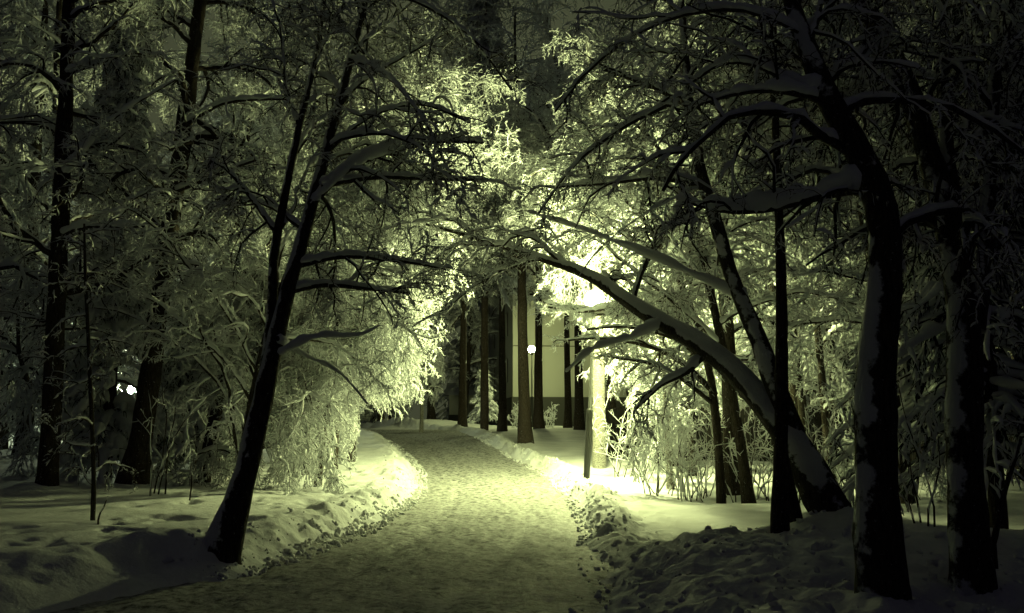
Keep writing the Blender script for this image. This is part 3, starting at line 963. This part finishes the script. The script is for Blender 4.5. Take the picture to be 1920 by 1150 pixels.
# --- shared far trees
g_arch = free_tree('snowy_tree', 'snowy trees deep in the dark wood left of the path', 'tree', -17, 34.5, 14, .15, 'arch', lean=(.06, 0), bend=.5, t0=.15, k1=24, sc=1.1, cull=False, group='trees in the left wood')
g_weep = free_tree('snowy_tree', 'snowy trees deep in the dark wood left of the path', 'tree', -9.5, 38, 13, .14, 'weep', lean=(.03, 0), bend=.4, t0=.1, k1=28, sc=1.3, cull=False, group='trees in the left wood')
g_spr = spruce('spruce_tree', 'far snowy spruces among the trees of the dark left wood', 'tree', -15, 27, 15, 2.6, snowy=1.2, cull=False, whorls=26, group='spruces in the left wood')
rr = random.Random(5)
FAR_L = [(-10.5, 21), (-13, 24.5), (-20, 30), (-14, 40), (-22, 40), (-9, 31), (-12, 47), (-19, 48), (-27, 46), (-8, 56), (-14, 60), (-22, 62), (-31, 58), (-3.5, 66), (-4, 78), (-10, 75), (-18, 80), (-38, 70), (-28, 75), (-11, 17), (-16, 21), (-5.5, 63), (-10, 67)]
for i, (x, y) in enumerate(FAR_L):
    if i % 4 == 2:
        copy_tree(g_spr, x, y, rr.uniform(0, 6.28), rr.uniform(.85, 1.25) * (1 + .004 * y), 'far snowy spruces among the trees of the dark left wood', 'spruces in the left wood')
    else:
        copy_tree(g_arch if i % 2 else g_weep, x, y, rr.uniform(0, 6.28), rr.uniform(.85, 1.2) * (1 + .004 * y) * (1.7 if y in (63, 67) else 1), 'snowy trees deep in the dark wood left of the path', 'trees in the left wood')
FAR_R = [(9.5, 27), (12, 22), (8.5, 34), (13, 31), (17, 27), (12, 41), (17, 38), (22, 34), (10.5, 47), (14, 50), (21, 47), (28, 44), (20, 60), (30, 60), (10, 17), (13.5, 16.5), (34, 50), (13, 64),]
for i, (x, y) in enumerate(FAR_R):
    src = g_spr if i % 5 == 3 else (g_arch if i % 2 else g_weep)
    sp = src is g_spr
    copy_tree(src, x, y, rr.uniform(0, 6.28), rr.uniform(.85, 1.15) * (1 + .004 * y),
              'far snowy spruces in the dark wood right of the lamp' if sp else 'snowy trees deep in the dark wood right of the lamp',
              'spruces in the right wood' if sp else 'trees in the right wood')

# --- shrubs and saplings
SH = [(1165, 895, 23.0, 1.9, 7, 'frosted shrub against the dark fence beside the lit birch'),
      (1205, 905, 21.5, 1.7, 8, 'frosted shrub second from the lit birch along the fence'),
      (1240, 930, 18.6, 1.9, 9, 'tall frosted shrub nearest the bright snow right of the lamp'),
      (1285, 935, 18.0, 1.6, 12, 'dense frosted shrub whose twigs meet the drooping boughs'),
      (1320, 925, 18.6, 1.3, 9, 'low round frosted shrub left of the thick birch trunk'),
      (1400, 935, 17.6, 1.9, 8, 'forked frosted shrub directly right of the thick birch trunk'),
      (1425, 930, 18.2, 1.3, 7, 'low frosted shrub left of the slim black trunk'),
      (1500, 925, 17.0, 1.4, 8, 'frosted shrub seen between the slim trunk and the arching tree'),
      (1535, 915, 17.6, 1.8, 7, 'tall frosted shrub behind the foot of the arching tree'),
      (1600, 930, 16, 1.2, 7, 'frosted shrub left of the nearest thick trunk'),
      (1720, 1000, 10.5, 1.4, 5, 'dark twiggy shrub between the two thick right-hand trunks'),
      (1030, 800, 50, 1.2, 10, 'snowy shrubs at the foot of the pale house'),
      (970, 800, 50, 1.2, 10, 'snowy shrub below the corner of the pale house')]
for px, py, D, H, n, lab in SH:
    p = at(px, py, D)
    sticks('shrub', lab, 'shrub', p[0], p[1], H, n, spread=.35, snow=.013 if D < 30 else .022)
for px, py, D, H, n, lab in [(300, 930, 15, 1.6, 4, 'thin bare saplings right of the second pine trunk'),
                             (328, 940, 14.2, .75, 1, 'short dark stick standing in the lit left bank'),
                             (204, 985, 12, .45, 1, 'tiny twig poking from the dark snow beside the sapling')]:
    p = at(px, py, D)
    sticks('sapling', lab, 'sapling', p[0], p[1], H, n, spread=.25, snow=.010, r=.014, k2=3 if n > 1 else 0)
tree('sapling', 'thin young tree with bare side twigs between the two left pines', 'sapling',
     [[(174, 985, 12, 5), (176, 900, 12, 4.5), (172, 780, 12, 4), (166, 640, 12.1, 3.5), (160, 520, 12.2, 3), (158, 420, 12.3, 2)]],
     'sparse', auto=16, t0=.12, sc=.55, k=8, dens=.7)
tree('sapling', 'thin sapling slanting right at the right edge', 'sapling',
     [[(1862, 1020, 8, 6), (1884, 920, 8, 5), (1905, 850, 8, 4.5), (1925, 780, 8, 4), (1950, 660, 8, 3)]],
     'sparse', auto=5, t0=.5, sc=.4, k=8, dens=.5)


# ------------------------------------------------------------------ lamps
def sphere(r, seg=20, ring=12, sz=1.0):
    V, Q = [], []
    for i in range(ring + 1):
        a = math.pi * i / ring
        a = min(max(a, .02), math.pi - .02)
        for j in range(seg):
            b = 2 * math.pi * j / seg
            V.append((r * math.sin(a) * math.cos(b), r * math.sin(a) * math.sin(b), r * sz * math.cos(a)))
    for i in range(ring):
        for j in range(seg):
            Q.append((i * seg + j, (i + 1) * seg + j, (i + 1) * seg + (j + 1) % seg, i * seg + (j + 1) % seg))
    return np.array(V), np.array(Q)


def lathe(prof, seg=20):
    P = np.array([[0, 0, z] for r, z in prof], float)
    R = np.array([r for r, z in prof], float)
    a = np.arange(seg) * 2 * np.pi / seg
    V = np.stack([R[:, None] * np.cos(a), R[:, None] * np.sin(a), np.repeat(P[:, 2][:, None], seg, 1)], -1).reshape(-1, 3)
    n = len(prof)
    i = np.arange(n - 1)[:, None] * seg; j = np.arange(seg)[None]
    Q = np.stack([i + j, i + (j + 1) % seg, i + seg + (j + 1) % seg, i + seg + j], -1).reshape(-1, 4)
    return V, Q


def lamp(x, y, ztop, gr, mglobe, label, pole=0.085, lean=0.0):
    xb = x - lean
    z = gz(xb, y) - .03
    o = root('street_lamp', label, 'street lamp', (xb, y, z))
    o.rotation_euler = (0, math.atan2(lean, ztop - z), 0)
    H = ztop - z
    hs = min(1.65, H * .4)
    V, Q = lathe([(pole * .9, -.3), (pole * .9, hs - .03), (pole * .98, hs), (pole * .6, hs + .04), (pole * .5, hs + .05)])
    link('pole_base', mesh_np('pole_base', V, Q), M_POLE, o)
    V, Q = lathe([(pole * .48, hs), (pole * .42, H - gr - .16), (pole * .42, H - gr - .1)])
    link('pole', mesh_np('pole', V, Q), M_POLEG, o)
    V, Q = lathe([(pole * .45, H - gr - .14), (.09, H - gr - .10), (.11, H - gr - .02), (.10, H - gr * .9)])
    link('globe_holder', mesh_np('globe_holder', V, Q), M_POLE, o)
    V, Q = sphere(gr)
    V[:, 2] += H
    link('globe', mesh_np('globe', V, Q), mglobe, o)
    return o


lamp(LAMP[0], LAMP[1], LAMP[2], .23, M_GLOBE1, 'glowing globe lamp on a slim post beside the path', lean=.24)
p = at(997, 655, 50)
lamp(p[0], p[1], p[2], .19, M_GLOBE2, 'small far lamp post lit in front of the pale house')
p = at(248, 731, 33)
lamp(p[0], p[1], p[2], .16, M_GLOBE3, 'distant glowing lamp left of the second pine trunk')


# ------------------------------------------------------------------ house and added fence
def boxes(L):
    V, Q = [], []
    for (x0, x1, y0, y1, z0, z1) in L:
        c = len(V)
        V += [(x0, y0, z0), (x1, y0, z0), (x1, y1, z0), (x0, y1, z0), (x0, y0, z1), (x1, y0, z1), (x1, y1, z1), (x0, y1, z1)]
        Q += [(c, c + 3, c + 2, c + 1), (c + 4, c + 5, c + 6, c + 7), (c, c + 1, c + 5, c + 4), (c + 1, c + 2, c + 6, c + 5), (c + 2, c + 3, c + 7, c + 6), (c + 3, c, c + 4, c + 7)]
    return np.array(V, float), np.array(Q)


M_WALL, t_, b_ = mat('render_wall', (0.46, 0.46, 0.41), 0.9, 0.1)
noise_bump(t_, b_, 18, 0.3, 0.02)
M_PLINTH, t_, b_ = mat('stone_plinth', (0.07, 0.07, 0.065), 0.9, 0.1)
noise_bump(t_, b_, 5, 0.5, 0.03)
M_GLASS, t_, b_ = mat('window_glass', (0.01, 0.01, 0.012), 0.1, 0.5)
M_FRAME, t_, b_ = mat('window_frame', (0.12, 0.11, 0.09), 0.6, 0.3)
M_WOOD, t_, b_ = mat('dark_boards', (0.022, 0.020, 0.018), 0.9, 0.1)
noise_bump(t_, b_, 12, 0.4, 0.01)

HX, HY = 0.05, 55.5
hz = gz(1, 55.5)
ho = root('house', 'pale rendered house with dark stone base behind the pines', 'house', (HX, HY, hz - .2))
ho.rotation_euler = (0, 0, math.radians(6.0))
pz = CAMZ + 45 * HY / F - (hz - .2)      # plinth top
def hpart(name, L, m, parent=None, smooth=False):
    V, Q = boxes(L)
    return link(name, mesh_np(name, V, Q, smooth), m, parent or ho)
hpart('plinth', [(-.06, 9.06, -.06, 30, -.5, pz)], M_PLINTH)
wl = []
# long side wall faces left: wall pieces leave window openings
ys_w = [(3.0, 4.6), (8.0, 9.6), (13, 14.6), (18, 19.6), (23, 24.6)]
zs_w = [(pz + 1.0, pz + 2.6), (pz + 4.0, pz + 5.6), (pz + 7, pz + 8.6)]
TOP = pz + 10
wl.append((0, 9, 0, .3, pz, TOP)); wl.append((8.7, 9, .3, 29.9, pz, TOP)); wl.append((.3, 8.7, 29.6, 29.9, pz, TOP))
prev = .3
for a, b in ys_w:
    wl.append((0, .3, prev, a, pz, TOP)); prev = b
    zp = pz
    for c, d in zs_w:
        wl.append((0, .3, a, b, zp, c)); zp = d
    wl.append((0, .3, a, b, zp, TOP))
wl.append((0, .3, prev, 29.6, pz, TOP))
hpart('wall', wl, M_WALL)
hpart('string_course', [(.02, 8.98, -.05, -.002, pz + 3.08, pz + 3.14)], M_FRAME)
for a, b in ys_w:
    for c, d in zs_w:
        wf = hpart('window', [(.10, .18, a, a + .09, c, d), (.10, .18, b - .09, b, c, d), (.10, .18, a + .09, b - .09, c, c + .09), (.10, .18, a + .09, b - .09, d - .09, d), (.11, .17, (a + b) / 2 - .04, (a + b) / 2 + .04, c + .09, d - .09)], M_FRAME)
        pn = hpart('pane', [(.13, .15, a + .05, b - .05, c + .05, d - .05)], M_GLASS, wf)
V = np.array([(-.5, -.5, TOP), (9.5, -.5, TOP), (9.5, 30.4, TOP), (-.5, 30.4, TOP), (4.5, 2.5, TOP + 2.6), (4.5, 27.5, TOP + 2.6),
              (-.5, -.5, TOP + .25), (9.5, -.5, TOP + .25), (9.5, 30.4, TOP + .25), (-.5, 30.4, TOP + .25)], float)
V[4:6, 2] += .25
link('roof', mesh_np('roof', V, [(0, 3, 2, 1), (0, 1, 7, 6), (1, 2, 8, 7), (2, 3, 9, 8), (3, 0, 6, 9), (7, 8, 5, 4), (9, 6, 4, 5)], False, T=[(6, 7, 4), (8, 9, 5)]), M_SNOW, ho)

# annex on the left of the house
a0 = at(868, 800, 75)
an = root('outbuilding', 'low pale outbuilding with snowy roof left of the house', 'outbuilding', (a0[0], a0[1], gz(a0[0], a0[1]) - .2))
V, Q = boxes([(-1.2, 2.2, 0, 5, 0, 1.0)]); link('plinth', mesh_np('plinth', V, Q, False), M_PLINTH, an)
V, Q = boxes([(-1.14, 2.14, .06, 4.94, 1.0, 2.6)]); link('wall', mesh_np('wall', V, Q, False), M_WALL, an)
V = np.array([(-1.5, -.3, 2.6), (2.5, -.3, 2.6), (2.5, 5.3, 2.6), (-1.5, 5.3, 2.6), (-1.5, 2.5, 3.7), (2.5, 2.5, 3.7)], float)
link('roof', mesh_np('roof', V, [(0, 3, 2, 1), (0, 1, 5, 4), (2, 3, 4, 5)], False, T=[(1, 2, 5), (3, 0, 4)]), M_SNOW, an)

# added board fence, near black, fills in the dark background right of the lamp
fa = at(1118, 880, 29); fb = at(1760, 880, 25)
fo = root('fence', 'added board fence standing in for the dark background behind the frosted shrubs', 'fence', (fa[0], fa[1], 0))
d = fb - fa; Lf = math.hypot(d[0], d[1]); fo.rotation_euler = (0, 0, math.atan2(d[1], d[0]))
bd = []
x = 0.0
rr = random.Random(3)
ca, sa_ = math.cos(fo.rotation_euler[2]), math.sin(fo.rotation_euler[2])
while x < Lf:
    wx = fa[0] + x * ca; wy = fa[1] + x * sa_
    g = gz(wx, wy)
    bd.append((x, x + .135, rr.uniform(0, .006), .025 + rr.uniform(0, .006), g - .1, 2.02 + rr.uniform(-.02, .02)))
    x += .145
V, Q = boxes(bd); link('boards', mesh_np('boards', V, Q, False), M_WOOD, fo)
V, Q = boxes([(0, Lf, .04, .09, .75, .85), (0, Lf, .04, .09, 1.7, 1.8)]); link('rail', mesh_np('rail', V, Q, False), M_WOOD, fo)

print('verts', sum(len(m.vertices) for m in bpy.data.meshes), 'objects', len(bpy.data.objects))
